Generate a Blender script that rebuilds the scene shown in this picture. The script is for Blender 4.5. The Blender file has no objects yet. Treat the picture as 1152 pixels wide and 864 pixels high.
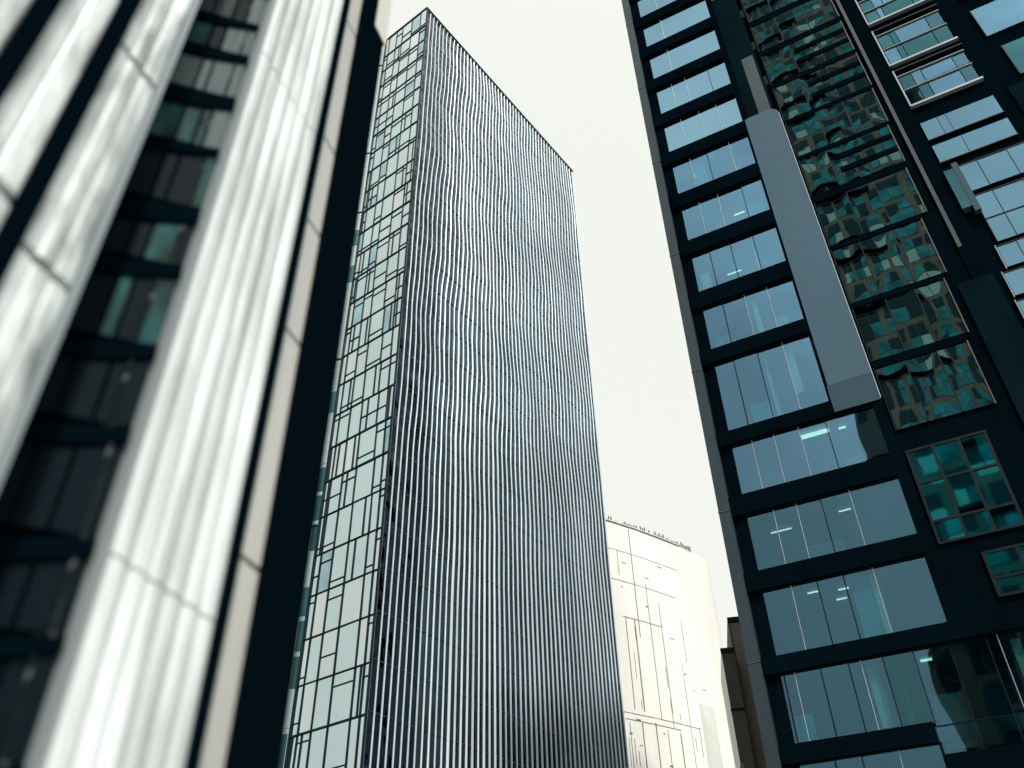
import bpy, math, random
from mathutils import Matrix, Vector
random.seed(7)
S = bpy.context.scene
R = math.radians
EYE = 1.6                                   # camera height above the plaza

# ------------------------------------------------------------------ camera
cam_d = bpy.data.cameras.new('camera'); cam = bpy.data.objects.new('camera', cam_d)
S.collection.objects.link(cam); S.camera = cam
rt = Vector((0.99977, 0.01341, -0.01662)); dn = Vector((-0.02136, 0.62773, -0.77813)); fw = Vector((0.0, 0.77831, 0.62788))
cam.matrix_world = Matrix(((rt.x, -dn.x, -fw.x, 0), (rt.y, -dn.y, -fw.y, 0), (rt.z, -dn.z, -fw.z, EYE), (0, 0, 0, 1)))
cam_d.sensor_width = 36.0; cam_d.lens = 36 * 982 / 1152
cam_d.clip_start = 0.05; cam_d.clip_end = 6000
cam_d.dof.use_dof = True; cam_d.dof.focus_distance = 62; cam_d.dof.aperture_fstop = 0.75

# ------------------------------------------------------------------ world: bright thin overcast
SUN_AZ, SUN_EL = 165, 50                    # azimuth clockwise from +Y
sd = Vector((math.sin(R(SUN_AZ)) * math.cos(R(SUN_EL)), math.cos(R(SUN_AZ)) * math.cos(R(SUN_EL)), math.sin(R(SUN_EL))))
W = bpy.data.worlds.new('World'); S.world = W; W.use_nodes = True
nt = W.node_tree; N = nt.nodes; L = nt.links; N.clear()
out = N.new('ShaderNodeOutputWorld'); bg = N.new('ShaderNodeBackground'); L.new(bg.outputs[0], out.inputs[0])
sky = N.new('ShaderNodeTexSky'); sky.sky_type = 'NISHITA'; sky.sun_disc = False
sky.sun_elevation = R(SUN_EL); sky.sun_rotation = R(SUN_AZ); sky.dust_density = 4; sky.air_density = 1
hs = N.new('ShaderNodeHueSaturation'); hs.inputs['Saturation'].default_value = 0.35; L.new(sky.outputs[0], hs.inputs['Color'])
mx = N.new('ShaderNodeMix'); mx.data_type = 'RGBA'; mx.inputs[0].default_value = 0.86
L.new(hs.outputs[0], mx.inputs[6]); mx.inputs[7].default_value = (10.2, 10.45, 9.8, 1)      # cloud layer (x0.1 strength)
tc = N.new('ShaderNodeTexCoord'); dt = N.new('ShaderNodeVectorMath'); dt.operation = 'DOT_PRODUCT'
L.new(tc.outputs['Generated'], dt.inputs[0]); dt.inputs[1].default_value = sd
mxm = N.new('ShaderNodeMath'); mxm.operation = 'MAXIMUM'; L.new(dt.outputs['Value'], mxm.inputs[0]); mxm.inputs[1].default_value = 0
pw = N.new('ShaderNodeMath'); pw.operation = 'POWER'; L.new(mxm.outputs[0], pw.inputs[0]); pw.inputs[1].default_value = 5
ma = N.new('ShaderNodeMath'); ma.operation = 'MULTIPLY_ADD'; L.new(pw.outputs[0], ma.inputs[0]); ma.inputs[1].default_value = 1.9; ma.inputs[2].default_value = 1.0
ns = N.new('ShaderNodeTexNoise'); ns.inputs['Scale'].default_value = 4.0; ns.inputs['Detail'].default_value = 4; L.new(tc.outputs['Generated'], ns.inputs['Vector'])
mr = N.new('ShaderNodeMapRange'); mr.inputs[1].default_value = .3; mr.inputs[2].default_value = .7; mr.inputs[3].default_value = .45; mr.inputs[4].default_value = 1.35
L.new(ns.outputs[0], mr.inputs[0])
pn = N.new('ShaderNodeMath'); pn.operation = 'MULTIPLY'; L.new(pw.outputs[0], pn.inputs[0]); L.new(mr.outputs[0], pn.inputs[1]); L.new(pn.outputs[0], ma.inputs[0])
mm = ma
sc_ = N.new('ShaderNodeVectorMath'); sc_.operation = 'SCALE'; L.new(mx.outputs[2], sc_.inputs[0]); L.new(mm.outputs[0], sc_.inputs['Scale'])
L.new(sc_.outputs[0], bg.inputs[0]); bg.inputs[1].default_value = 0.1

sl = bpy.data.lights.new('sun', 'SUN'); sl.energy = 4.0; sl.angle = R(3); sl.color = (1, .965, .9)
so = bpy.data.objects.new('sun', sl); S.collection.objects.link(so)
so.rotation_euler = sd.to_track_quat('Z', 'Y').to_euler(); so.location = (0, 0, 120)
S.view_settings.view_transform = 'Standard'; S.view_settings.look = 'None'; S.view_settings.exposure = 0.0; S.view_settings.gamma = 1.0
S.view_settings.use_curve_mapping = False
S.cycles.use_denoising = True
S.cycles.max_bounces = 8; S.cycles.glossy_bounces = 5; S.cycles.transparent_max_bounces = 8
S.cycles.sample_clamp_indirect = 4

# ------------------------------------------------------------------ materials
def mat(name, col, rough=.5, metal=0.0, spec=.5, noise=None, bump=None, var=0.0):
    """noise=(scale, amount, stretch) mottles the colour; bump=(scale, strength, distance) bends the surface."""
    m = bpy.data.materials.new(name); m.use_nodes = True
    t = m.node_tree; n = t.nodes; l = t.links; p = n['Principled BSDF']
    p.inputs['Base Color'].default_value = (*col, 1); p.inputs['Roughness'].default_value = rough
    p.inputs['Metallic'].default_value = metal; p.inputs['Specular IOR Level'].default_value = spec
    c = n.new('ShaderNodeTexCoord')
    if noise:
        s, a, st = noise
        mp = n.new('ShaderNodeMapping'); mp.inputs['Scale'].default_value = (1, 1, st); l.new(c.outputs['Object'], mp.inputs[0])
        x = n.new('ShaderNodeTexNoise'); x.inputs['Scale'].default_value = s; x.inputs['Detail'].default_value = 6; x.inputs['Roughness'].default_value = .6
        l.new(mp.outputs[0], x.inputs['Vector'])
        r = n.new('ShaderNodeMapRange'); r.inputs[1].default_value = .3; r.inputs[2].default_value = .7; r.inputs[3].default_value = 1 - a; r.inputs[4].default_value = 1 + a * .5
        l.new(x.outputs[0], r.inputs[0])
        v = n.new('ShaderNodeVectorMath'); v.operation = 'SCALE'; v.inputs[0].default_value = col; l.new(r.outputs[0], v.inputs['Scale'])
        l.new(v.outputs[0], p.inputs['Base Color'])
    if bump:
        s, a, d = bump
        x = n.new('ShaderNodeTexNoise'); x.inputs['Scale'].default_value = s; x.inputs['Detail'].default_value = 2
        l.new(c.outputs['Object'], x.inputs['Vector'])
        b = n.new('ShaderNodeBump'); b.inputs['Strength'].default_value = a; b.inputs['Distance'].default_value = d
        l.new(x.outputs[0], b.inputs['Height']); l.new(b.outputs[0], p.inputs['Normal'])
    return m

def glass(name, refl, trans, fac=.55, bump=(.35, .25, .3), rough=0.02):
    """coated facade glass: part mirror, part tinted see-through, very slightly wavy."""
    m = bpy.data.materials.new(name); m.use_nodes = True
    t = m.node_tree; n = t.nodes; l = t.links; n.clear()
    o = n.new('ShaderNodeOutputMaterial'); x = n.new('ShaderNodeMixShader'); x.inputs[0].default_value = fac
    tr = n.new('ShaderNodeBsdfTransparent'); tr.inputs[0].default_value = (*trans, 1)
    g = n.new('ShaderNodeBsdfGlossy'); g.inputs['Color'].default_value = (*refl, 1); g.inputs['Roughness'].default_value = rough
    c = n.new('ShaderNodeTexCoord'); z = n.new('ShaderNodeTexNoise'); z.inputs['Scale'].default_value = bump[0]; z.inputs['Detail'].default_value = 1
    l.new(c.outputs['Object'], z.inputs['Vector'])
    b = n.new('ShaderNodeBump'); b.inputs['Strength'].default_value = bump[1]; b.inputs['Distance'].default_value = bump[2]
    l.new(z.outputs[0], b.inputs['Height']); l.new(b.outputs[0], g.inputs['Normal'])
    l.new(tr.outputs[0], x.inputs[1]); l.new(g.outputs[0], x.inputs[2]); l.new(x.outputs[0], o.inputs[0])
    return m

def emit(name, col, e):
    m = bpy.data.materials.new(name); m.use_nodes = True; p = m.node_tree.nodes['Principled BSDF']
    p.inputs['Base Color'].default_value = (*col, 1); p.inputs['Emission Color'].default_value = (*col, 1); p.inputs['Emission Strength'].default_value = e
    return m

M = dict(
    black=mat('black_cladding', (.0009, .0038, .0062), .6, spec=.0, noise=(.6, .4, .3)),
    navy=mat('dark_wall_panel', (.0025, .0085, .012), .6, spec=.0, noise=(.35, .5, .5)),
    corner=mat('corner_cladding', (.016, .030, .036), .55, spec=.2, noise=(.5, .35, .3)),
    grey=mat('blue_grey_metal', (.050, .092, .125), .55, spec=.06, noise=(.15, .15, .5)),
    foot=mat('darker_blue_grey_metal', (.030, .058, .075), .55, spec=.06),
    dseam=mat('panel_joint', (.02, .03, .04), .6),
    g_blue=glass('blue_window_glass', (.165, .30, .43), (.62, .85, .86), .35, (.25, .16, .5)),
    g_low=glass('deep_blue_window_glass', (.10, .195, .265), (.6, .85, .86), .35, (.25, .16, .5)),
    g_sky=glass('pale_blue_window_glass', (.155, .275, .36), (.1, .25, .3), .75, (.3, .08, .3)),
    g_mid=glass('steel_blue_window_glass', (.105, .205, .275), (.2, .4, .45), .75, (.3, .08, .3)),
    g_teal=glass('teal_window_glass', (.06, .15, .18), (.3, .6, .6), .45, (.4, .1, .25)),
    p_teal=mat('teal_pane', (.007, .065, .080), .12, .75, bump=(1.2, .5, .3), noise=(1.1, .5, 1)),
    p_dark=mat('dark_teal_pane', (.005, .03, .038), .15, .6, bump=(1.2, .5, .3)),
    p_sage=mat('sage_pane', (.05, .10, .095), .2, .7, bump=(1.5, .5, .3), noise=(1.6, .7, 1)),
    p_beige=mat('beige_panel', (.20, .175, .135), .4, .2, noise=(1.8, .6, 1)),
    bronze=mat('bronze_frame', (.055, .042, .034), .4, .4, noise=(2, .6, 1)),
    d_frame=mat('dark_frame', (.002, .006, .009), .5, spec=.1),
    white_f=mat('white_frame', (.20, .25, .26), .4),
    edge=mat('silver_mullion', (.42, .46, .48), .3, .4),
    room=mat('room_wall', (.10, .14, .15), .9),
    ceil=mat('ceiling_grey', (.16, .2, .2), .9),
    lamp=emit('lamp_light', (.95, 1, .8), 2.2),
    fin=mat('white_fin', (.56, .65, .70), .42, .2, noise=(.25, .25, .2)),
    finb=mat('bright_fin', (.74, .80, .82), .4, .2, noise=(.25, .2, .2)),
    t_glass=mat('tower_glass', (.024, .054, .080), .24, 1.0, bump=(.25, .5, .8), noise=(.12, .7, .35)),
    t_glass2=mat('tower_corner_glass', (.008, .020, .034), .08, 1.0, bump=(.3, .6, .8), noise=(.2, .8, .5)),
    t_joint=mat('tower_joint', (.004, .010, .016), .5),
    pane_p=mat('pale_pane', (.53, .64, .64), .05, 1.0, bump=(.2, .25, .5), noise=(.13, .12, .6)),
    pane_w=mat('warm_pane', (.61, .67, .66), .07, 1.0, bump=(.2, .25, .5), noise=(.13, .15, .6)),
    pane_b=mat('blue_pane', (.36, .52, .56), .06, 1.0, bump=(.2, .3, .5), noise=(.3, .4, .6)),
    mull=mat('tower_mullion', (.002, .012, .020), .5, spec=.1),
    roof=mat('roof_grey', (.12, .13, .13), .9),
    pale=mat('pale_slab_glass', (.40, .48, .48), .12, .8, noise=(.08, .25, .3)),
    pteal=mat('teal_slab_glass', (.05, .16, .16), .15, .8, noise=(.12, .8, .3)),
    ppink=mat('pink_stone', (.34, .26, .25), .6, noise=(.4, .3, .3)),
    conc=mat('white_concrete', (.76, .76, .71), .85, noise=(.12, .14, .22)),
    conc2=mat('pale_grey_panel', (.60, .61, .56), .8, noise=(.3, .2, .4)),
    crack=mat('dark_joint', (.16, .16, .145), .8),
    brown=mat('grey_brown_render', (.105, .092, .08), .8, noise=(.3, .3, .3)),
    brown2=mat('brown_glazing', (.05, .042, .036), .3, noise=(.5, .4, .3)),
    flute=mat('fluted_white_metal', (.66, .70, .70), .5, .05, noise=(5.0, .5, .12), bump=(6, .12, .02)),
    wpan=mat('white_metal_panel', (.66, .71, .71), .5, .05, noise=(6, .85, .25), bump=(5, .15, .02)),
    rpan=mat('grey_return', (.30, .34, .35), .4, .3),
    bpan=mat('warm_white_panel', (.50, .49, .46), .45, .1, noise=(2.2, .22, .15)),
    lblack=mat('gloss_black_post', (.0008, .0038, .0065), .7, spec=0),
    blind=mat('grey_blind', (.20, .24, .24), .8, noise=(8, .3, .05)),
    b_grey=mat('grey_reflection_glass', (.085, .12, .125), .7, 0, .1, noise=(9, .5, .04)),
    b_grey2=mat('dim_reflection_glass', (.022, .036, .040), .7, 0, .1, noise=(7, .7, .1)),
    b_teal=mat('teal_reflection_glass', (.009, .052, .052), .7, 0, .1, noise=(12, 1.0, .3)),
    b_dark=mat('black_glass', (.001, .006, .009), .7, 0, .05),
    mirror=mat('mirror_glass', (.20, .30, .31), .015, 1.0, bump=(.7, 1.0, .0024)),
    mirror_t=mat('teal_mirror_glass', (.03, .26, .31), .03, 1.0, bump=(.7, 1.0, .002)),
    rpan_wall=mat('tan_stone', (.30, .255, .20), .8, noise=(.3, .35, .5)),
    r_glass=mat('teal_facade_glass', (.05, .30, .34), .1, .9, noise=(.25, .8, 1)),
    r_dark=mat('dark_facade_glass', (.015, .05, .06), .1, .8),
    r_pale=mat('pale_facade_glass', (.38, .55, .50), .1, .9),
    blindw=mat('white_blind', (.55, .62, .58), .8),
    p_tb=mat('teal_screen', (.02, .30, .36), .7),
    asphalt=mat('asphalt', (.05, .05, .052), .9, noise=(.8, .3, 1)),
    paving=mat('paving', (.24, .24, .23), .85, noise=(1.5, .2, 1)),
    chair=mat('dark_upholstery', (.006, .010, .014), .8),
)

# ------------------------------------------------------------------ builders
class MB:
    def __init__(s): s.v = []; s.f = []; s.m = []; s.mats = []
    def mi(s, m):
        if m not in s.mats: s.mats.append(m)
        return s.mats.index(m)
    def hexa(s, pts, m):
        k = len(s.v); s.v += [tuple(p) for p in pts]; i = s.mi(m)
        for q in ((0, 3, 2, 1), (4, 5, 6, 7), (0, 1, 5, 4), (1, 2, 6, 5), (2, 3, 7, 6), (3, 0, 4, 7)):
            s.f.append(tuple(k + a for a in q)); s.m.append(i)
    def box(s, x0, x1, y0, y1, h0, h1, m):
        a, b = h0 + EYE, h1 + EYE
        s.hexa(((x0, y0, a), (x1, y0, a), (x1, y1, a), (x0, y1, a), (x0, y0, b), (x1, y0, b), (x1, y1, b), (x0, y1, b)), m)
    def quad(s, pts, m):
        k = len(s.v); s.v += [(p[0], p[1], p[2] + EYE) for p in pts]
        s.f.append(tuple(range(k, k + len(pts)))); s.m.append(s.mi(m))
    def pane(s, x0, x1, y, h0, h1, m, tilt=.004):
        """a pane facing -y with real thickness and a tiny tilt of its own."""
        t1, t2 = random.uniform(-tilt, tilt), random.uniform(-tilt, tilt)
        w, h = (x1 - x0) / 2, (h1 - h0) / 2
        a, b = h0 + EYE, h1 + EYE
        y00, y10, y01, y11 = y - t1 * w - t2 * h, y + t1 * w - t2 * h, y - t1 * w + t2 * h, y + t1 * w + t2 * h
        d = .02
        s.hexa(((x0, y00, a), (x1, y10, a), (x1, y10 + d, a), (x0, y00 + d, a), (x0, y01, b), (x1, y11, b), (x1, y11 + d, b), (x0, y01 + d, b)), m)
    def bar(s, p, q, r, m):
        """square bar between two points in the facade plane."""
        p, q = Vector(p), Vector(q); d = (q - p)
        if d.length < 1e-4: return
        d.normalize(); n = Vector((0, 1, 0)); t = d.cross(n).normalized() * r; n = n * r
        c = [p - t - n, p + t - n, p + t + n, p - t + n, q - t - n, q + t - n, q + t + n, q - t + n]
        s.hexa([(a.x, a.y, a.z + EYE) for a in c], m)
    def build(s, name, parent=None, smooth=False, loc=None, rz=0):
        me = bpy.data.meshes.new(name); me.from_pydata(s.v, [], s.f)
        for m in s.mats: me.materials.append(M[m])
        for p, i in zip(me.polygons, s.m): p.material_index = i; p.use_smooth = smooth
        me.update()
        o = bpy.data.objects.new(name, me); S.collection.objects.link(o)
        if parent: o.parent = parent
        if loc: o.location = loc; o.rotation_euler.z = rz
        return o

def tag(o, label=None, cat=None, group=None, kind=None):
    if label: o['label'] = label
    if cat: o['category'] = cat
    if group: o['group'] = group
    if kind: o['kind'] = kind
    return o

def thing(name, P, az, label, cat):
    """an Empty at the building's corner: local x runs along the front (azimuth az), y goes into the building."""
    o = bpy.data.objects.new(name, None); S.collection.objects.link(o)
    o.location = (P[0], P[1], 0); o.rotation_euler.z = R(90 - az); o.empty_display_size = 2
    return tag(o, label, cat)

def pt(az, d): return (d * math.sin(R(az)), d * math.cos(R(az)))

# ------------------------------------------------------------------ ground
def sheet(name, x0, x1, y0, y1, z, m):
    b = MB(); b.quad([(x0, y0, z - EYE), (x1, y0, z - EYE), (x1, y1, z - EYE), (x0, y1, z - EYE)], m)
    return tag(b.build(name), kind='structure')
sheet('ground', -2500, 2500, -2500, 2500, -.13, 'asphalt')
b = MB(); b.box(-60, 60, -14, 100, -EYE - .12, -EYE, 'paving'); tag(b.build('pavement'), kind='structure')

# ================================================================== RIGHT: dark tower with ribbon windows
RT = thing('dark_office_tower', (8.82, 32.84), 117.2,
           'dark navy office tower on the right with blue ribbon windows and a blue-grey vertical panel', 'office building')
TOPH = 70; WID = 40; DEP = 30
b = MB()
b.box(0, .35, .35, DEP, -EYE, TOPH, 'corner'); b.box(.35, WID, DEP - .4, DEP, -EYE, TOPH, 'navy'); b.box(WID - .35, WID, .35, DEP - .4, -EYE, TOPH, 'navy')
b.build('side_wall', RT)
b = MB(); b.box(0, WID, .1, DEP, TOPH + .002, TOPH + .5, 'roof'); b.build('roof', RT)
b = MB(); b.box(.36, WID - .36, 7, 7.2, -EYE, TOPH - .01, 'room'); b.build('inner_wall', RT)
# corner column with joints and small ledges where the spandrels end
b = MB(); b.box(0, .5, -.22, .34, -EYE, TOPH, 'corner'); col = b.build('corner_column', RT)
b = MB()
for h in (12.4, 19, 26.8, 35, 43.1, 51, 59): b.box(-.02, .52, -.24, -.02, h, h + .05, 'dseam')
b.build('joint', col)
b = MB(); b.box(.5, 1.06, .06, .3, -EYE, TOPH, 'black'); b.build('recess_panel', RT)

# bay A rows: (h0, h1, x1, glass, mullion xs)
rows = [(9.35, 11.85, 13.4), (12.55, 15.2, 7.2), (16.07, 18.65, 7.3), (19.65, 22.25, 7.3), (23.0, 27.05, 5.6)]
for k in range(10): rows.append((27.9 + 3.93 * k, 30.75 + 3.93 * k, 5.62 + .055 * k))
rows = [(5.9, 8.65, 5.72), (2.4, 5.1, 13.4), (-1.2, 1.6, 13.4)] + rows
rows.sort()
PM = {9.35: [1.2, 1.6, 2.55, 3.55, 3.98, 4.75, 5.8, 7.0, 8.2, 8.55, 9.9, 11.2, 12.4], 12.55: [2.2, 3.2, 4.2, 5.3], 16.07: [2.2, 3.15, 4.15, 5.3],
      19.65: [1.98, 2.95, 4.05, 5.2], 23.0: [2.0, 3.15, 4.35], 5.9: [2.3, 3.2, 4.4]}
for i, (h0, h1, x1) in enumerate(rows):
    if h0 in PM: ms = PM[h0]
    elif h0 > 50: ms = [2.35]
    elif h0 > 46: ms = [2.1, 3.0, 4.5]
    elif h0 > 26: ms = [2.1 + random.uniform(-.08, .08), 3.25 + random.uniform(-.1, .1), 4.45 + random.uniform(-.1, .1)]
    else: ms = [1.05 + 1.2 * q for q in range(1, int((x1 - 1) / 1.2))]
    x0 = 1.08
    g = MB(); xs = [x0] + ms + [x1]
    for a, c in zip(xs[:-1], xs[1:]):
        if c - a < .05: continue
        gm = 'g_blue' if h0 > 19 else 'g_low' if h0 > 12 or h0 == 5.9 else 'g_teal'  # row tints put the sky reflection's brightening with height into the glass
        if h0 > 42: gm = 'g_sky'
        bot = h0
        if h0 == 9.35 and a >= 5.7: bot = 8.3
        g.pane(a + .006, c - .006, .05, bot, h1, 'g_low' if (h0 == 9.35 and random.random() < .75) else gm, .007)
        if h0 == 9.35 and a >= 5.7: g.box(a, c, .0, .08, 9.2, 9.225, 'd_frame')
    win = g.build('window', RT)
    f = MB()
    for q in ms: f.box(q - .014, q + .004, .0, .09, h0 - (1.05 if h0 == 9.35 and q > 5.9 else 0), h1, 'd_frame'); f.box(q + .0045, q + .02, -.005, .085, h0 if not (h0 == 9.35 and q > 5.9) else 8.3, h1, 'edge' if random.random() < .6 else 'd_frame')
    f.box(x0 - .02, x1 + .0, .0, .09, h1 + .001, h1 + .04, 'd_frame')
    f.build('frame', win)
    # spandrel band between this row and the next
    top = rows[i + 1][0] if i + 1 < len(rows) else TOPH
    b = MB()
    xe = {0: 1}.get(0)
    xr = 7.66 if h0 < 23 else 5.95
    if h0 == 9.35: xr = 13.6
    if h0 == 5.9: xr = 5.74
    y0 = -.16
    b.box(.3, xr, y0, .3, h1 + .04, top - .012, 'black')
    b.build('spandrel', RT)
    # room behind the window: floor, ceiling, lights
    b = MB(); b.box(.4, 13.6, .35, 6.98, h1 + .16, top - .06, 'ceil'); b.build('floor_slab', RT)
# spandrel left of stepped bottom window is done; dark wall fields
b = MB(); b.box(7.24, 13.66, .0, .3, 11.9, 12.54, 'black'); b.build('wall_panel', RT)
b = MB(); b.box(5.75, 13.6, -.15, .3, 5.15, 8.28, 'black'); b.build('wall_panel', RT)
b = MB(); b.box(7.22, 7.658, -.15, .3, 12.545, 22.34, 'black'); b.build('pier', RT)
b = MB(); b.box(5.62, 5.95, -.14, .3, 26.9, TOPH, 'black'); b.build('pier', RT)
# blue-grey vertical panel (rounded top) with a darker foot
b = MB()
x0, x1, hb, htop = 5.75, 7.62, 23.75, 43.6
n = 8; r = .55; prof = [(x0, hb), (x1, hb)]
prof += [(x1 - r + r * math.cos(a * math.pi / 2 / n), htop - r + r * math.sin(a * math.pi / 2 / n)) for a in range(n + 1)]
r2 = .2; prof += [(x0 + r2 - r2 * math.sin(a * math.pi / 2 / n), htop - r2 + r2 * math.cos(a * math.pi / 2 / n)) for a in range(n + 1)]
b.quad([(x, -.2, h) for x, h in prof], 'grey')
for q in range(len(prof)):
    p1, p2 = prof[q], prof[(q + 1) % len(prof)]
    b.quad([(p1[0], -.2, p1[1]), (p1[0], .2, p1[1]), (p2[0], .2, p2[1]), (p2[0], -.2, p2[1])], 'grey')
b.build('metal_panel', RT)
b = MB(); b.box(5.7, 7.62, -.195, .2, 22.33, 23.74, 'foot'); b.build('panel_foot', RT)
b = MB(); b.box(x1 + .003, x1 + .03, -.21, .1, 22.4, 43.0, 'edge'); b.build('edge_trim', RT)
# dark column above the panel
b = MB(); b.box(5.96, 7.45, -.1, .3, 43.2, TOPH, 'navy'); b.box(6.6, 7.3, -.13, -.101, 43.3, 49.4, 'corner'); b.box(6.0, 7.4, -.13, -.101, 57.2, 60, 'corner'); b.build('column', RT)

# ---- bay B: projecting stack of lattice windows (bronze frames, teal panes)
def jit(a): return random.uniform(-a, a)
def pillow(b, x0, x1, h0, h1, y, m, depth, tx, th, n=9):
    """a slightly bulged, slightly turned pane: heat-strengthened glass is never flat."""
    k = len(b.v); mi = b.mi(m); r0 = .12
    for i in range(n + 1):
        for j in range(n + 1):
            u, v = i / n, j / n
            x, h = x0 + (x1 - x0) * u, h0 + (h1 - h0) * v
            yy = y - depth * (1 - (2 * u - 1) ** 2) * (1 - (2 * v - 1) ** 2) + tx * (x - x0) + th * (h - h0)
            b.v.append((x, yy, h + EYE))
    for i in range(n):
        for j in range(n):
            a = k + i * (n + 1) + j
            b.f.append((a, a + n + 1, a + n + 2, a + 1)); b.m.append(mi)
def mirror_row(x0, x1, h0, h1, refl_bars):
    f = MB(); g = MB(); n = 3; y = -.1
    xs = [x0] + [x0 + (x1 - x0) * (q / n) + jit(.12) for q in range(1, n)] + [x1]
    for q in range(n):
        pillow(g, xs[q] + .03, xs[q + 1] - .03, h0, h1, y, 'mirror', random.uniform(.001, .0085), jit(.003), jit(.006))
    for q in range(1, n): f.box(xs[q] - .022, xs[q] + .022, y - .03, y + .05, h0, h1, 'd_frame')
    f.box(x0 - .04, x0, y - .04, y + .05, h0 - .05, h1 + .05, 'd_frame'); f.box(x1, x1 + .05, y - .05, y + .05, h0 - .05, h1 + .05, 'bronze')
    if refl_bars:
        for q in range(2): hm = h0 + (h1 - h0) * (.3 + .36 * q); f.box(x0 + (x1 - x0) * .38, x1, y - .06, y + .04, hm, hm + .34, 'black')  # dark bars of the reflected facade, built as solid strips
    o = f.build('window', RT); g.build('pane', o, smooth=True)
b = MB(); b.box(7.66, 13.66, .0, .3, 12.545, TOPH, 'black'); b.build('bay_wall', RT)
kinds = {}
hh = 20.6
spec = [(20.7, 23.9, 'teal', 11.5), (24.4, 27.5, 'mix', 11.7), (27.9, 31.4, 'teal', 11.9), (31.8, 35.0, 'teal', 12.25), (35.6, 38.5, 'bars', 12.35), (38.9, 41.8, 'mixb', 12.45), (42.2, 45.3, 'bars', 12.5),
        (45.8, 48.8, 'bars', 12.5), (49.4, 52.2, 'mix', 12.55), (52.9, 55.8, 'mix', 12.55), (56.6, 59.4, 'mix', 12.55), (60.2, 63, 'mix', 12.55), (64, 67, 'mix', 12.55)]
for h0, h1, k, x1 in spec: mirror_row(7.78, x1, h0, h1, k == 'bars')
for q, (h0, h1, k, x1) in enumerate(spec[:-1]):
    b = MB(); b.box(7.7, x1 + .1, -.13, .0, h1 + .055, spec[q + 1][0] - .055, 'black'); b.build('bay_spandrel', RT)
# lower teal window and the small one under it
def gridwin(x0, x1, h0, h1, nx, nh, gm, y=-.02, fw_=.05, fm='d_frame', tops=None):
    f = MB(); g = MB()
    xs = [x0 + (x1 - x0) * q / nx for q in range(nx + 1)]; hs_ = [h0 + (h1 - h0) * q / nh for q in range(nh + 1)]
    if tops: hs_ = tops; nh = len(tops) - 1
    for q in range(nx):
        for r_ in range(nh): g.pane(xs[q] + fw_ / 2, xs[q + 1] - fw_ / 2, y, hs_[r_] + fw_ / 2, hs_[r_ + 1] - fw_ / 2, gm, .015)
    for x in xs: f.box(x - fw_ / 2, x + fw_ / 2, y - .05, y + .05, h0 - fw_ / 2, h1 + fw_ / 2, fm)
    for h in hs_: f.box(x0 - fw_ / 2 - .002, x1 + fw_ / 2 + .002, y - .045, y + .045, h - fw_ / 2, h + fw_ / 2, fm)
    o = f.build('window', RT); g.build('pane', o); return o
gridwin(7.85, 10.75, 15.5, 19.6, 3, 3, 'mirror_t', tops=[15.5, 16.4, 18.1, 19.6], y=-.06, fw_=.10)
gridwin(9.1, 11.3, 13.1, 14.75, 2, 2, 'mirror_t', tops=[13.1, 13.75, 14.75], y=-.08, fw_=.1)

# ---- column between bay B and C, with lighter cladding strips
b = MB(); b.box(12.75, 13.6, -.12, -.001, 12, TOPH, 'black'); b.box(12.78, 12.95, -.16, -.121, 29, TOPH, 'corner'); b.build('column', RT)
b = MB(); b.box(12.1, 13.55, -.14, -.121, 12, 27, 'navy'); b.build('wall_panel', RT)
# ---- bay C: framed boxes above, ribbons below, carried on to the far corner
b = MB(); b.box(13.66, WID - .35, .1, .34, -EYE, TOPH, 'black'); b.build('wall_field', RT)
up = [(36.45, 37.85, 'g_mid', 0), (34.65, 35.95, 'g_mid', 0), (39.3, 42.4, 'g_teal', 1), (43.1, 46.5, 'g_teal', 1), (47.4, 50.3, 'g_teal', 1), (51.4, 54.2, 'g_blue', 1), (55.5, 58.4, 'g_blue', 1), (59.5, 62.4, 'g_blue', 1), (63.5, 66.4, 'g_blue', 1)]
for h0, h1, gm, boxed in up:
    g = MB(); f = MB()
    x0, x1 = 13.72, 17.2
    if boxed:
        hm = h0 + (h1 - h0) * .48
        for (a, c) in ((h0 + .08, hm - .1), (hm + .1, h1 - .45)):
            cut = [x0 + .1, x0 + .75, x0 + 1.05 + jit(.3), x1 - .8 + jit(.2), x1 - .08]
            for q in range(4): g.pane(cut[q] + .02, cut[q + 1] - .02, -.02, a, c, random.choice(('g_teal', 'g_blue', 'g_mid') if q == 2 else ('g_teal', 'g_low', 'g_teal', 'g_blue')), .02)
            f.box(x0 + .05, x1 - .04, -.1, .05, c + .01, c + .05, 'white_f')
        f.box(x0 - .02, x0 + .05, -.16, .08, h0 - .06, h1 + .1, 'white_f')
        f.box(x0 + .052, x1 + .02, -.15, .08, h0 - .08, h0 + .05, 'white_f')
        f.box(x0 + .052, x1 + .02, -.17, .08, h1 + .0, h1 + .07, 'd_frame')
    else:
        ms = [14.55, 14.95] if h0 > 36 else [15.1]
        xs = [x0 + .02] + ms + [x1]
        for a, c in zip(xs[:-1], xs[1:]): g.pane(a + .01, c - .01, -.02, h0, h1, gm, .006)
        for q in ms: f.box(q - .012, q + .012, -.04, .04, h0, h1, 'd_frame')
        f.box(x0 - .02, x1 + .04, -.05, .05, h0 - .05, h0 - .002, 'd_frame')
    o = f.build('window', RT); g.build('pane', o)
low = [(32.15, 33.95, 14.35), (28.7, 31.75, 14.3), (27.15, 28.4, 14.15), (25.55, 26.85, 13.9), (22.6, 25.2, 13.85), (19.2, 21.9, 13.85), (15.8, 18.5, 13.85), (12.4, 15.1, 13.85), (8.8, 11.7, 13.85), (5.2, 8.0, 13.85), (1.6, 4.4, 13.85)]
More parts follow.
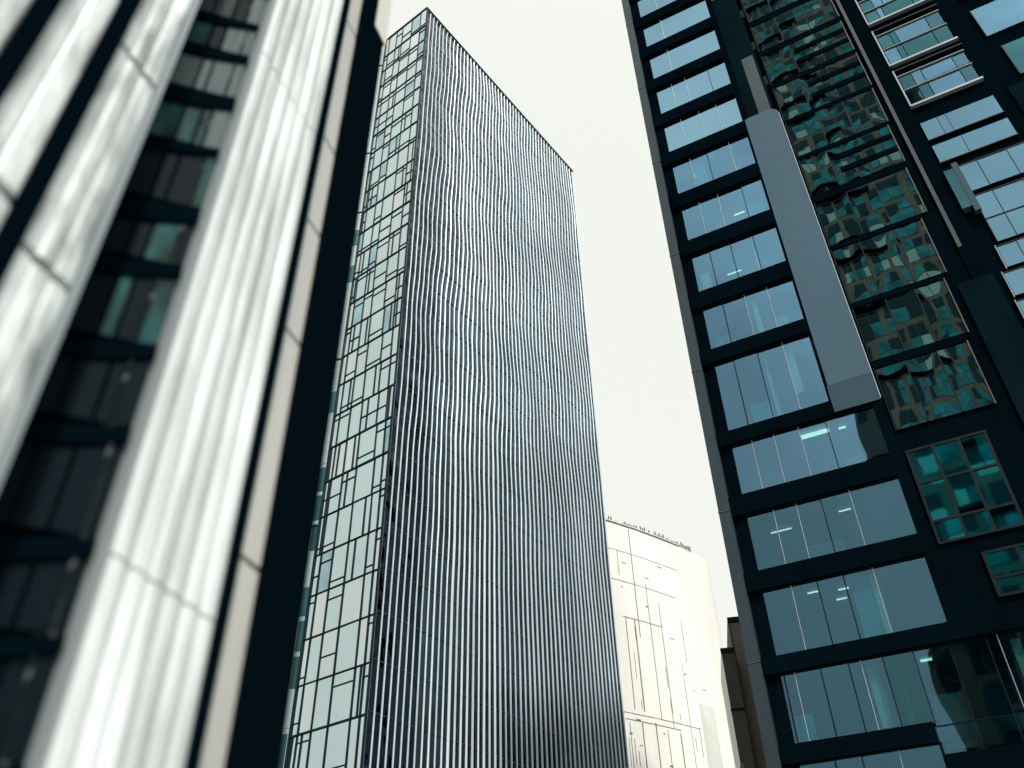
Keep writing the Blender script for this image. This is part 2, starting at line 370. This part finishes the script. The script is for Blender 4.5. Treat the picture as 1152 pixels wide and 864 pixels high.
for k, (h0, h1, x0) in enumerate(low):
    g = MB(); f = MB(); xs = [x0, x0 + .8]
    while xs[-1] < 38: xs.append(xs[-1] + random.choice((1.3, 1.75, 2.1)))
    for a, c in zip(xs[:-1], xs[1:]): g.pane(a + .01, c - .01, -.02, h0, h1, 'g_mid' if k < 5 else 'g_blue', .006)
    for q in xs: f.box(q - .014, q + .014, -.05, .04, h0, h1, 'd_frame')
    f.box(x0, xs[-1], -.055, .05, h1 + .002, h1 + .05, 'd_frame')
    if h1 - h0 > 2.9: f.box(x0, xs[-1], -.055, .05, h0 + 1.45, h0 + 1.5, 'd_frame')
    if k > 1: f.box(x0 - .045, x0 - .016, -.06, .06, h0 - .1, h1 + .1, 'white_f')
    o = f.build('window', RT); g.build('pane', o)
b = MB(); b.box(13.62, 14.25, -.3, .05, 31.0, 33.7, 'g_teal'); b.box(14.05, 14.3, -.34, -.05, 30.6, 34.0, 'foot'); b.build('corner_glazing', RT)
# bay D far right: upper ribbons
for k in range(8):
    h0 = 38.6 + 3.75 * k; g = MB(); f = MB(); xs = [18.4 + (.3 if k == 0 else 0)]
    while xs[-1] < 38: xs.append(xs[-1] + random.choice((1.5, 2.2, 2.6)))
    for a, c in zip(xs[:-1], xs[1:]): g.pane(a + .01, c - .01, -.02, h0, h0 + 2.55, 'g_blue' if k != 0 else 'g_teal', .006)
    for q in xs: f.box(q - .02, q + .02, -.05, .04, h0, h0 + 2.55, 'd_frame')
    o = f.build('window', RT); g.build('pane', o)
b = MB(); b.box(17.9, WID - .4, -.03, .08, 35.0, 38.0, 'navy'); b.build('metal_panel', RT)
# ceiling lights inside
def lampbox(x, y, h, w, d):
    b = MB(); b.box(x, x + w, y, y + d, h - .04, h, 'lamp'); b.build('ceiling_light', RT)
lampbox(3.25, 1.6, 31.2, .35, 1.0); lampbox(4.0, .8, 22.3, 1.2, .28); lampbox(5.6, 1.0, 22.3, .3, .12)
for x, y in ((2.6, 1.2), (3.75, 1.5), (3.5, 2.4)): lampbox(x, y, 15.3, .42, .07)
for x, y, h, w, d_ in ((1.6, 2.0, 18.7, .9, .06), (4.6, 1.6, 18.7, .5, .06), (2.0, 1.4, 42.6, .5, .1), (3.6, 1.8, 38.5, .6, .08), (5.9, 1.4, 11.95, .4, .16), (2.4, 2.2, 34.6, .8, .06)): lampbox(x, y, h, w, d_)
# partitions and blinds seen through the glass
b = MB()
for x, y, h0, h1, w in ((4.55, .5, 12.7, 15.2, .12), (4.3, .45, 9.4, 11.9, .14), (4.95, .6, 9.4, 11.9, .08), (8.9, .5, 8.4, 11.8, .15), (4.2, .5, 31.9, 34.5, .1), (3.3, .5, 23.1, 27, .12), (2.7, .6, 39.8, 42.4, .15)):
    b.box(x, x + w, y, y + 1.6, h0, h1, 'blindw')
b.build('partition', RT)
def hang(x, w, h0, h1, m, y=.32): b = MB(); b.box(x, x + w, y, y + .03, h0, h1, m); b.build('blind', RT)
for a in ((1.3, .8, 27.95, 28.9, 'p_tb'), (4.35, .55, 28.2, 28.9, 'p_tb'), (2.25, .95, 23.1, 24.3, 'p_tb'), (4.35, .35, 24.2, 26.9, 'blindw'), (3.45, .25, 28.2, 30.4, 'blindw'), (5.05, .3, 12.7, 15.1, 'blindw'), (4.35, .75, 12.7, 15.1, 'p_tb'),
          (1.15, .7, 9.5, 10.4, 'p_tb'), (4.1, .22, 9.5, 11.7, 'blindw'), (5.1, .12, 9.5, 11.7, 'blindw'), (8.9, .3, 8.5, 11.7, 'blindw'), (5.9, 1.0, 8.5, 10.3, 'room'), (3.2, .3, 42.0, 42.5, 'blindw'), (2.2, .5, 40, 42.2, 'p_tb'), (4.5, .9, 35.9, 37.2, 'p_tb'), (1.3, .5, 32, 33.4, 'blindw'), (3.4, .6, 31.95, 33.0, 'room'), (2.0, .4, 43.8, 46, 'room'), (4.8, .5, 47.7, 49.4, 'blindw'), (1.2, 1.0, 51.6, 52.5, 'room'), (3.2, 1.4, 16.1, 16.8, 'room'), (5.5, .8, 19.7, 20.3, 'room')):
    hang(*a)

# sofa behind the lowest wide window
def lathe_box(b, x0, x1, y0, y1, z0, z1, r, m):
    """box with rounded upper edges along y."""
    n = 5; pr = [(x0, z0), (x1, z0)] + [(x1 - r + r * math.cos(a * math.pi / 2 / n), z1 - r + r * math.sin(a * math.pi / 2 / n)) for a in range(n + 1)] + [(x0 + r - r * math.sin(a * math.pi / 2 / n), z1 - r + r * math.cos(a * math.pi / 2 / n)) for a in range(n + 1)]
    b.quad([(x, y0, z) for x, z in pr], m); b.quad([(x, y1, z) for x, z in reversed(pr)], m)
    for q in range(len(pr)):
        p1, p2 = pr[q], pr[(q + 1) % len(pr)]
        b.quad([(p1[0], y0, p1[1]), (p1[0], y1, p1[1]), (p2[0], y1, p2[1]), (p2[0], y0, p2[1])], m)
AC = thing('sofa', (8.82, 32.84), 117.2, 'dark rounded high-backed sofa seen behind the bottom right window', 'sofa')
ox, oy, oz = 7.7, .42, 8.05 + EYE
d = Vector((math.sin(R(117.2)), math.cos(R(117.2)))); ny = Vector((-d.y, d.x))
AC.location = (8.82 + d.x * ox + ny.x * oy, 32.84 + d.y * ox + ny.y * oy, oz)
b = MB(); lathe_box(b, 0, 2.2, 0, .3, -EYE + .3, -EYE + 1.6, .3, 'chair'); b.build('backrest', AC)
b = MB(); lathe_box(b, .22, 1.98, .3, 1.0, -EYE + .12, -EYE + .62, .08, 'chair'); b.build('seat', AC)
for x in (0, 1.98):
    b = MB(); lathe_box(b, x, x + .22, .3, 1.0, -EYE + .12, -EYE + .85, .1, 'chair'); b.build('armrest', AC)
for x, y in ((.1, .05), (2.0, .05), (.1, .85), (2.0, .85)):
    b = MB(); b.box(x, x + .08, y, y + .08, -EYE, -EYE + (.3 if y < .1 else .12), 'chair'); b.build('leg', AC)

# ================================================================== CENTRE: slab tower with white fins
CT = thing('finned_tower', (-10.21, 59.12), 37, 'tall slab tower in the centre with white vertical fins and a pale gridded glass end', 'skyscraper')
TW, TD, TH = 34.2, 7.7, 112.9
b = MB(); b.box(.3, TW - .05, TD - .3, TD, -EYE, TH - .3, 't_glass'); b.box(TW - .3, TW, .2, TD - .31, -EYE, TH - .3, 't_glass'); b.build('rear_wall', CT)
b = MB(); b.box(.15, TW - .1, .15, TD - .1, TH - .6, TH - .25, 'roof'); b.build('roof', CT)
fl = 3.6
b = MB()
h = -EYE
while h < TH - 1:
    t = min(h + fl, TH - .2)
    b.pane(4.9, 15.0, .22, h + .02, t, 't_glass', .0008); b.pane(15.02, 25, .22, h + .02, t, 't_glass', .0008); b.pane(25.02, TW, .22, h + .02, t, 't_glass', .0008)
    h += fl
b.build('glass_wall', CT)
b = MB(); h = -EYE
while h < TH - 1:
    t = min(h + fl, TH - .2)
    b.pane(.1, 2.4, .2, h + .02, t, 't_glass2', .002); b.pane(2.42, 4.88, .2, h + .02, t, 't_glass2', .002); h += fl
b.build('corner_glass_wall', CT)
b = MB(); h = -EYE + fl
while h < TH - 1:
    b.box(.1, TW - .01, .165, .3, h - .05, h + .05, 't_joint'); h += fl
b.build('floor_joint', CT)
# fins: tall blades, each bowing a little out of line as they climb
nf = 50
phase = [random.uniform(0, 6.28) for _ in range(3)]
prev = [0] * 60
for k in range(nf):
    x = .18 + (TW - .36) * k / (nf - 1)
    b = MB(); seg = 57; w = random.choice((.055, .07, .085, .1)) + (.02 if 5 < x < 13 and k % 3 == 0 else 0)
    if x < 4.9: w = .05
    ring = []
    for q in range(seg + 1):
        h = -EYE + (TH + EYE) * q / seg
        amp = .27 * min(1, max(0, (h - 26) / 30)) * min(1, x / 3) * min(1, (TW - x) / 1.2)
        sway = math.sin(h * .16 + x * .33 + phase[0]) * .5 + math.sin(h * .37 - x * .21 + phase[1]) * .45 + math.sin(h * .83 + x * .6 + phase[2]) * .22
        if q == seg: sway *= .6
        xx = x + amp * sway; z = h + EYE
        ring.append([(xx - w, .19, z), (xx - w, .11, z), (xx - w * .6, .085, z), (xx + w * .6, .085, z), (xx + w, .11, z), (xx + w, .19, z)])
    k0 = 0
    for r_ in ring: b.v += r_
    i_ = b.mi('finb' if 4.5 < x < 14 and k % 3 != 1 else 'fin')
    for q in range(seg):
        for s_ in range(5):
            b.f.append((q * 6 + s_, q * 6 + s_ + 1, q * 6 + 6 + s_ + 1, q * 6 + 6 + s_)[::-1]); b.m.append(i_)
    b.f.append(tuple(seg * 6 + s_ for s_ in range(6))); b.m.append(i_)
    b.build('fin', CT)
# gridded glass end: local plane x=0, running along +y
def epane(b, y0, y1, h0, h1, m, tilt=.004):
    t1, t2 = jit(tilt), jit(tilt); a, c = h0 + EYE, h1 + EYE; w, hh_ = (y1 - y0) / 2, (h1 - h0) / 2
    X = lambda sy, sh: .06 + t1 * w * sy + t2 * hh_ * sh
    b.hexa(((X(-1, -1), y0, a), (X(-1, -1) + .02, y0, a), (X(1, -1) + .02, y1, a), (X(1, -1), y1, a), (X(-1, 1), y0, c), (X(-1, 1) + .02, y0, c), (X(1, 1) + .02, y1, c), (X(1, 1), y1, c)), m)
levels = [-EYE + 3.55 * k for k in range(32)] + [TH - .1]
levels = [l for l in levels if l < TH - 1] + [TH - .1]
for k in range(len(levels) - 1):
    h0, h1 = levels[k], levels[k + 1]
    t = min(1, max(0, (h0 - 35) / 30))
    cols = [.12, .7 + .5 * t, 1.6 + 1.2 * t, 3.8 + .7 * t, 5.5 + .1 * t, 6.9 + .1 * t, 7.65]
    cols = [c for c in cols]
    g = MB(); f = MB()
    for q in range(len(cols) - 1):
        m = random.choices(('pane_p', 'pane_w', 'pane_b'), (8, 3, 0.5 if h0 < 40 else 2.5))[0]
        y0, y1 = cols[q], cols[q + 1]
        cuts = [h0, h1]
        if random.random() < (.5 if h0 < 45 else .75): cuts.insert(1, h0 + random.choice((.55, .8, 1.6, 2.6, 2.9)))
        for a, c in zip(cuts[:-1], cuts[1:]):
            epane(g, y0 + .02, y1 - .02, a + .03, c - .03, m if random.random() < .8 else 'pane_p', .006)
        for c in cuts[1:-1]: f.box(-.01, .1, y0, y1, c - .035, c + .035, 'mull')
        wdt = .065 if q else .09
        f.box(-.03, .1, y1 - wdt * .9, y1, h0, h1, 'mull')
        if random.random() < (.3 if 30 < h0 < 85 else .1): ym = y0 + (y1 - y0) * random.choice((.3, .62)); f.box(-.015, .1, ym - .05, ym + .05, h0, h1, 'mull')
    w = .12 if random.random() < .4 else .06
    f.box(-.04, .1, .12, 7.65, h1 - w, h1 + .0, 'mull')
    o = f.build('window', CT); g.build('pane', o)
b = MB(); b.box(-.045, .09, -.03, .118, -EYE, TH, 'mull'); b.build('corner_post', CT)
b = MB(); b.box(-.045, .3, 7.56, 7.74, -EYE, TH - .05, 'mull'); b.build('end_post', CT)
b = MB(); b.box(-.06, TW + .02, -.02, .19, TH - .32, TH - .12, 'mull'); b.box(-.06, .25, .2, TD, TH - .1, TH + .05, 'mull'); b.build('parapet', CT)

# ================================================================== pale slab behind, left of the tower
PS = thing('pale_glass_tower', pt(-21, 84), 100, 'smooth pale teal glass tower, a thin strip between black post and gridded glass end', 'skyscraper')
b = MB(); b.box(0, 14, .05, 10, -EYE, 133, 'pale'); b.build('wall', PS)
b = MB(); b.box(13.4, 14.02, -.05, .05, -EYE, 88, 'ppink'); b.build('edge_trim', PS)
for k in range(34):
    h0 = 4 + 3.4 * k
    if h0 > 92: break
    b = MB(); x = .5
    while x < 13:
        w = random.choice((1.2, 1.8, 2.4))
        if random.random() < .8 - h0 / 200: b.pane(x, min(13.3, x + w), .0, h0, h0 + 2.9, random.choice(('pteal', 'pteal', 'pale')), .01)
        x += w + .1
    b.build('window', PS)
b = MB()
for h in (44, 66, 92, 105, 128): b.box(-.01, 14.01, -.02, .049, h, h + .2, 'mull')
b.build('joint', PS)

# ================================================================== white curved building
WH = thing('white_curved_building', (0, 0), 90, 'bright white curved building with thin dark panel joints, low behind the finned tower', 'building')
WH.location = (15, 110, 0)
plan = [(-8, 84), (5.3, 91), (11.95, 94.85), (15.1, 96.9), (18.16, 99.15), (21.2, 101.5), (23.6, 103.7), (25.3, 105.7), (26.1, 107.4), (26.4, 109.4), (26.4, 112), (26.0, 116), (22, 122), (0, 128), (-12, 115)]
plan = [(x - 15, y - 110) for x, y in plan]
HH = 54.3
b = MB()
for q in range(len(plan)):
    p1, p2 = plan[q], plan[(q + 1) % len(plan)]
    b.quad([(p1[0], p1[1], -EYE), (p2[0], p2[1], -EYE), (p2[0], p2[1], HH), (p1[0], p1[1], HH)], 'conc')
b.quad([(x, y, HH - .3) for x, y in plan], 'roof')
b.build('wall', WH)
# arc-length lookup along the visible front
def at(s):
    for q in range(len(plan) - 1):
        p1, p2 = Vector(plan[q]), Vector(plan[q + 1]); l = (p2 - p1).length
        if s <= l:
            dd = (p2 - p1) / l; return p1 + dd * s, dd
        s -= l
    return Vector(plan[-1]), Vector((0, 1))
def strip(b, s0, s1, h0, h1, m, th=.04):
    n = max(1, int((s1 - s0) / 1.0))
    for q in range(n):
        a, da = at(s0 + (s1 - s0) * q / n); c, dc = at(s0 + (s1 - s0) * (q + 1) / n)
        na = Vector((da.y, -da.x)) * th; nc = Vector((dc.y, -dc.x)) * th
        b.hexa([(a.x, a.y, h0 + EYE), (a.x + na.x, a.y + na.y, h0 + EYE), (c.x + nc.x, c.y + nc.y, h0 + EYE), (c.x, c.y, h0 + EYE),
                (a.x, a.y, h1 + EYE), (a.x + na.x, a.y + na.y, h1 + EYE), (c.x + nc.x, c.y + nc.y, h1 + EYE), (c.x, c.y, h1 + EYE)], m)
b = MB()
for s0, h0, h1, w in ((25.2, 40, 54, .10), (23.3, 31.5, 42, .09), (24.6, 31.5, 42, .14), (27.0, 31, 47, .07), (28.8, 32, 45, .07), (22.4, 22, 30, .07), (24.1, 21.5, 30.2, .12), (26, 21.5, 30.5, .12), (27.7, 21.5, 30, .07),
                      (29.6, 21, 30, .12), (31.4, 25, 38, .05), (25.8, 8, 17.2, .13), (29.4, 8, 16.3, .1), (30.7, 9, 15, .08), (23.4, 8, 15, .07), (33, 14, 22, .04)):
    strip(b, s0, s0 + w, h0, h1, 'crack')
for s0, s1, h, t in ((23, 29, 42, .05), (18, 32, 46.5, .03), (21, 33, 31, .035), (22, 29.8, 30.3, .05), (20, 34, 20.5, .03), (24.4, 30, 16.4, .12), (29.4, 31, 15, .06), (19, 33, 50.5, .02)):
    strip(b, s0, s1, h, h + t, 'crack')
for q in range(30):
    s0 = random.uniform(19, 34); h = random.uniform(10, 50); strip(b, s0, s0 + .05, h, h + random.uniform(.5, 3.5), 'crack')
for q in range(26):
    s0 = random.uniform(19, 36); h = random.uniform(10, 50)
    strip(b, s0, s0 + random.uniform(.15, .9), h, h + random.uniform(.04, .15), 'crack')
b.build('joint', WH)
for a_ in ((26.05, 29.3, 6, 16.3), (33.4, 36, 26, 34)):
    b = MB(); strip(b, *a_, 'conc2', .03); b.build('cladding_panel', WH)
b = MB()
for q in range(60):
    s0 = 15 + q * .36
    if random.random() < .3: continue
    strip(b, s0, s0 + .12, HH, HH + random.uniform(.15, .75), 'crack', .12)
strip(b, 14, 34, HH + .001, HH + .12, 'conc2', .15)
b.build('railing', WH)

# ================================================================== grey-brown block in the gap
GB = thing('grey_brown_block', pt(14.22, 76), 100, 'narrow grey-brown block squeezed between the white building and the dark tower', 'building')
b = MB(); b.box(0, 6, 0, 12, -EYE, 32.2, 'brown'); b.build('wall', GB)
b = MB(); b.box(-.02, 6.02, -.03, 0, 31.7, 32.25, 'd_frame'); b.build('coping', GB)
b = MB(); b.box(.1, .16, -.03, 0, 10, 31.6, 'd_frame'); b.build('drainpipe', GB)
GC = thing('brown_glazed_annex', pt(13.45, 74), 100, 'low dark brown glazed annex with curved pale foot beside the grey-brown block', 'building')
b = MB(); b.box(0, 1.1, 0, 8, 19.5, 28.7, 'brown2'); b.box(.25, 1.1, .0, 8, -EYE, 19.49, 'brown2'); b.build('wall', GC)
b = MB(); b.box(-.05, 1.12, -.06, 0, 28.3, 28.75, 'd_frame'); b.build('coping', GC)
b = MB(); b.box(-.03, 1.12, -.05, 0, 23.5, 23.7, 'd_frame'); b.build('ledge', GC)

# ================================================================== LEFT: close, fluted white metal building
LB = thing('fluted_metal_building', (-1.0865, 4.057), 18,
           'blurred white fluted metal facade close on the left, with black joints and dark glass bay', 'building')
LT = 13.0
b = MB(); b.box(-9, -1.85, .3, 7, -EYE, LT, 'navy'); b.box(-1.849, -1.291, .7, 7, -EYE, LT, 'lblack'); b.box(-1.29, -.02, .3, 7, -EYE, LT, 'navy'); b.build('wall', LB)
b = MB(); b.box(-9, -.02, .02, 7.02, LT + .001, LT + .15, 'roof'); b.build('roof', LB)
b = MB(); b.box(-.372, -.17, -.03, .29, -EYE, LT, 'lblack'); b.box(-.169, 0, -.03, .29, -EYE, 7.12, 'lblack'); b.box(-.02, 0, .295, 7.0, -EYE, LT, 'lblack')
b.build('corner_post', LB)
b = MB(); b.box(-.168, .03, -.035, .28, 7.125, LT, 'conc2'); b.build('corner_panel', LB)
def panel(x0, x1, h0, h1, m, ribs=0, amp=.0, y=0.0, name='cladding_panel', bow=0.0):
    """vertical metal panel with a real fluted section; edges returned into the wall."""
    b = MB(); n = max(2, int(ribs * 12)) if ribs else 8
    pr = [(x0, y + .2), (x0, y + .01)]
    for q in range(n + 1):
        t = q / n; x = x0 + (x1 - x0) * t
        z = 0
        if ribs: z = -amp * abs(math.sin(math.pi * ribs * t)) ** .3
        pr.append((x, y + z - bow * math.sin(math.pi * t)))
    pr += [(x1, y + .01), (x1, y + .2)]
    m_ = 6
    for q in range(len(pr) - 1):
        for r_ in range(m_):
            a, c = h0 + (h1 - h0) * r_ / m_, h0 + (h1 - h0) * (r_ + 1) / m_
            b.quad([(*pr[q], a), (*pr[q + 1], a), (*pr[q + 1], c), (*pr[q], c)], m)
    for h in (h0, h1): b.quad([(p[0], p[1], h) for p in (pr if h == h1 else pr[::-1])], m)
    return b.build(name, LB)
def stack(x0, x1, cuts, m, ribs=0, amp=0, y=0.0, gap=.012, bow=0.0):
    for a, c in zip(cuts[:-1], cuts[1:]): panel(x0, x1, a + gap / 2, c - gap / 2, m, ribs, amp, y, bow=bow)
# black joints between the panels
b = MB()
for x0, x1 in ((-.625, -.582), (-2.175, -2.11), (-2.475, -2.405), (-3.2, -3.14), (-4.1, -4.04), (-5.0, -4.94)): b.box(x0, x1, -.045, .25, -EYE, LT, 'lblack')
b.box(-9, -1.84, .06, .27, -EYE, LT, 'lblack'); b.box(-1.3, -.58, .06, .27, -EYE, LT, 'lblack')
b.build('joint', LB)
stack(-.581, -.374, [-EYE, 1.9, 3.3, 4.22, 5.07, 6.6, 8.4, LT], 'bpan', gap=.03, y=-.005)
stack(-1.292, -.63, [-EYE, 1.53, 4.9, 8.3, LT], 'flute', ribs=6, amp=.034, gap=.012, y=-.0)
panel(-1.328, -1.295, -EYE, LT, 'rpan', y=-.02)
stack(-2.108, -1.84, [-EYE, .9, 2.35, 3.68, 5.2, 7.4, LT], 'wpan', ribs=3, amp=.014, gap=.045)
panel(-1.838, -1.80, -EYE, LT, 'rpan', y=-.01)
stack(-2.403, -2.177, [-EYE, 1.2, 2.48, 3.93, 5.6, 7.6, LT], 'wpan', ribs=2, amp=.012, gap=.06)
stack(-3.138, -2.477, [-EYE, 1.4, 2.9, 4.6, 6.4, LT], 'wpan', ribs=3, amp=.02, gap=.03)
for x in (-4.04, -4.94): stack(x, x + .84, [-EYE, 1.4, 3.2, 5.0, 7, LT], 'wpan', ribs=3, amp=.02, gap=.03)
stack(-9, -5.0, [-EYE, 1.4, 3.2, 5.0, 7, LT], 'wpan', ribs=14, amp=.02, gap=.03)
# dark glass bay between the white panels: reflections put into matt pane colours and curved dark strips
# the bay's glass is folded inwards, so the reflected bands run almost level across the slot
ca, sa = math.cos(R(52)), math.sin(R(52))
def bayp(t, off=0):                     # t metres from the outer edge along the folded glass
    return (-1.331 - t * ca - off * sa, .015 + t * sa - off * ca)
def fbox(b, t0, t1, h0, h1, m, o0=0.0, o1=.02):
    p = [bayp(t0, o1), bayp(t0, o0), bayp(t1, o0), bayp(t1, o1)]
    b.hexa([(x, y, h0 + EYE) for x, y in p] + [(x, y, h1 + EYE) for x, y in p], m)
h = -1.4; k = 0
while h < LT - .6:
    hh_ = random.choice((.30, .36, .42)); sp = random.choice((.05, .07, .11))
    g = MB(); cuts = [0, random.uniform(.05, .1), random.uniform(.14, .19), random.uniform(.23, .3), random.uniform(.36, .48), .78]
    for a, c in zip(cuts[:-1], cuts[1:]):
        if h > 3.5: m = random.choice(('b_grey', 'b_grey', 'b_grey', 'b_grey2', 'b_dark', 'b_teal'))  # reflected sky painted into the panes: grey high up, near-black lower down
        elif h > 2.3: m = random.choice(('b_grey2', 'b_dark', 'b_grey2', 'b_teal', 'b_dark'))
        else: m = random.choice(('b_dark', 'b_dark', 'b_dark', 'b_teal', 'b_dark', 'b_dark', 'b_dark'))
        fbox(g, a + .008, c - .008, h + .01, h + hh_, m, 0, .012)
    o = g.build('window', LB)
    f = MB(); n = 24
    for q in range(n):
        t0, t1 = .78 * q / n, .78 * (q + 1) / n; z = .07 * math.sin(math.pi * (q + .5) / n)
        fbox(f, t0, t1 + .001 * 0, h + hh_ - z, h + hh_ + sp - z * .6, 'lblack', .013, .03)  # dark bands of the reflected windows, modelled as bowed strips
    f.build('reflected_band', o)
    h += hh_ + sp
# tan residential tower across the square: the mirror-glass bay shows it
TT = thing('residential_tower', (0, 0), 0, 'tall tan stone tower with teal window grid, seen warped in the mirror-glass bay', 'tower block')
TT.location = (-8.8, -37.1, 0); TT.rotation_euler.z = R(180 - 24)     # front (-y local) looks back at the dark tower
HW = 9.9; THT = 205
b = MB(); b.box(-HW, HW, .5, 20, -EYE, THT, 'rpan_wall'); b.build('wall', TT)
b = MB(); b.box(-HW - .2, HW + .2, .3, 20.2, THT + .001, THT + .8, 'roof'); b.build('roof', TT)
k = 0; h = 2.0
while h < THT - 6:
    g = MB(); x = -HW + .6
    while x < HW - 2:
        w = random.choice((3.0, 4.0, 5.0)); w = min(w, HW - .5 - x)
        nn = 2 if w > 2.5 else 1
        for q in range(nn):
            xa = x + w * q / nn; g.box(xa + .08, xa + w / nn - .08, .38, .499, h + .1, h + 2.6, random.choice(('r_glass', 'r_dark', 'r_pale', 'r_glass')))
            g.box(xa + .08, xa + w / nn - .08, .38, .499, h + 2.8, h + 5.0, random.choice(('r_glass', 'r_dark', 'r_dark')))
        x += w + random.choice((.5, .9))
    g.build('window', TT)
    if k % 2 == 0: b = MB(); b.box(-HW * .1, HW + .1, -.4, .37, h - .7, h - .1, 'black'); b.build('balcony', TT)
    h += 6.0; k += 1
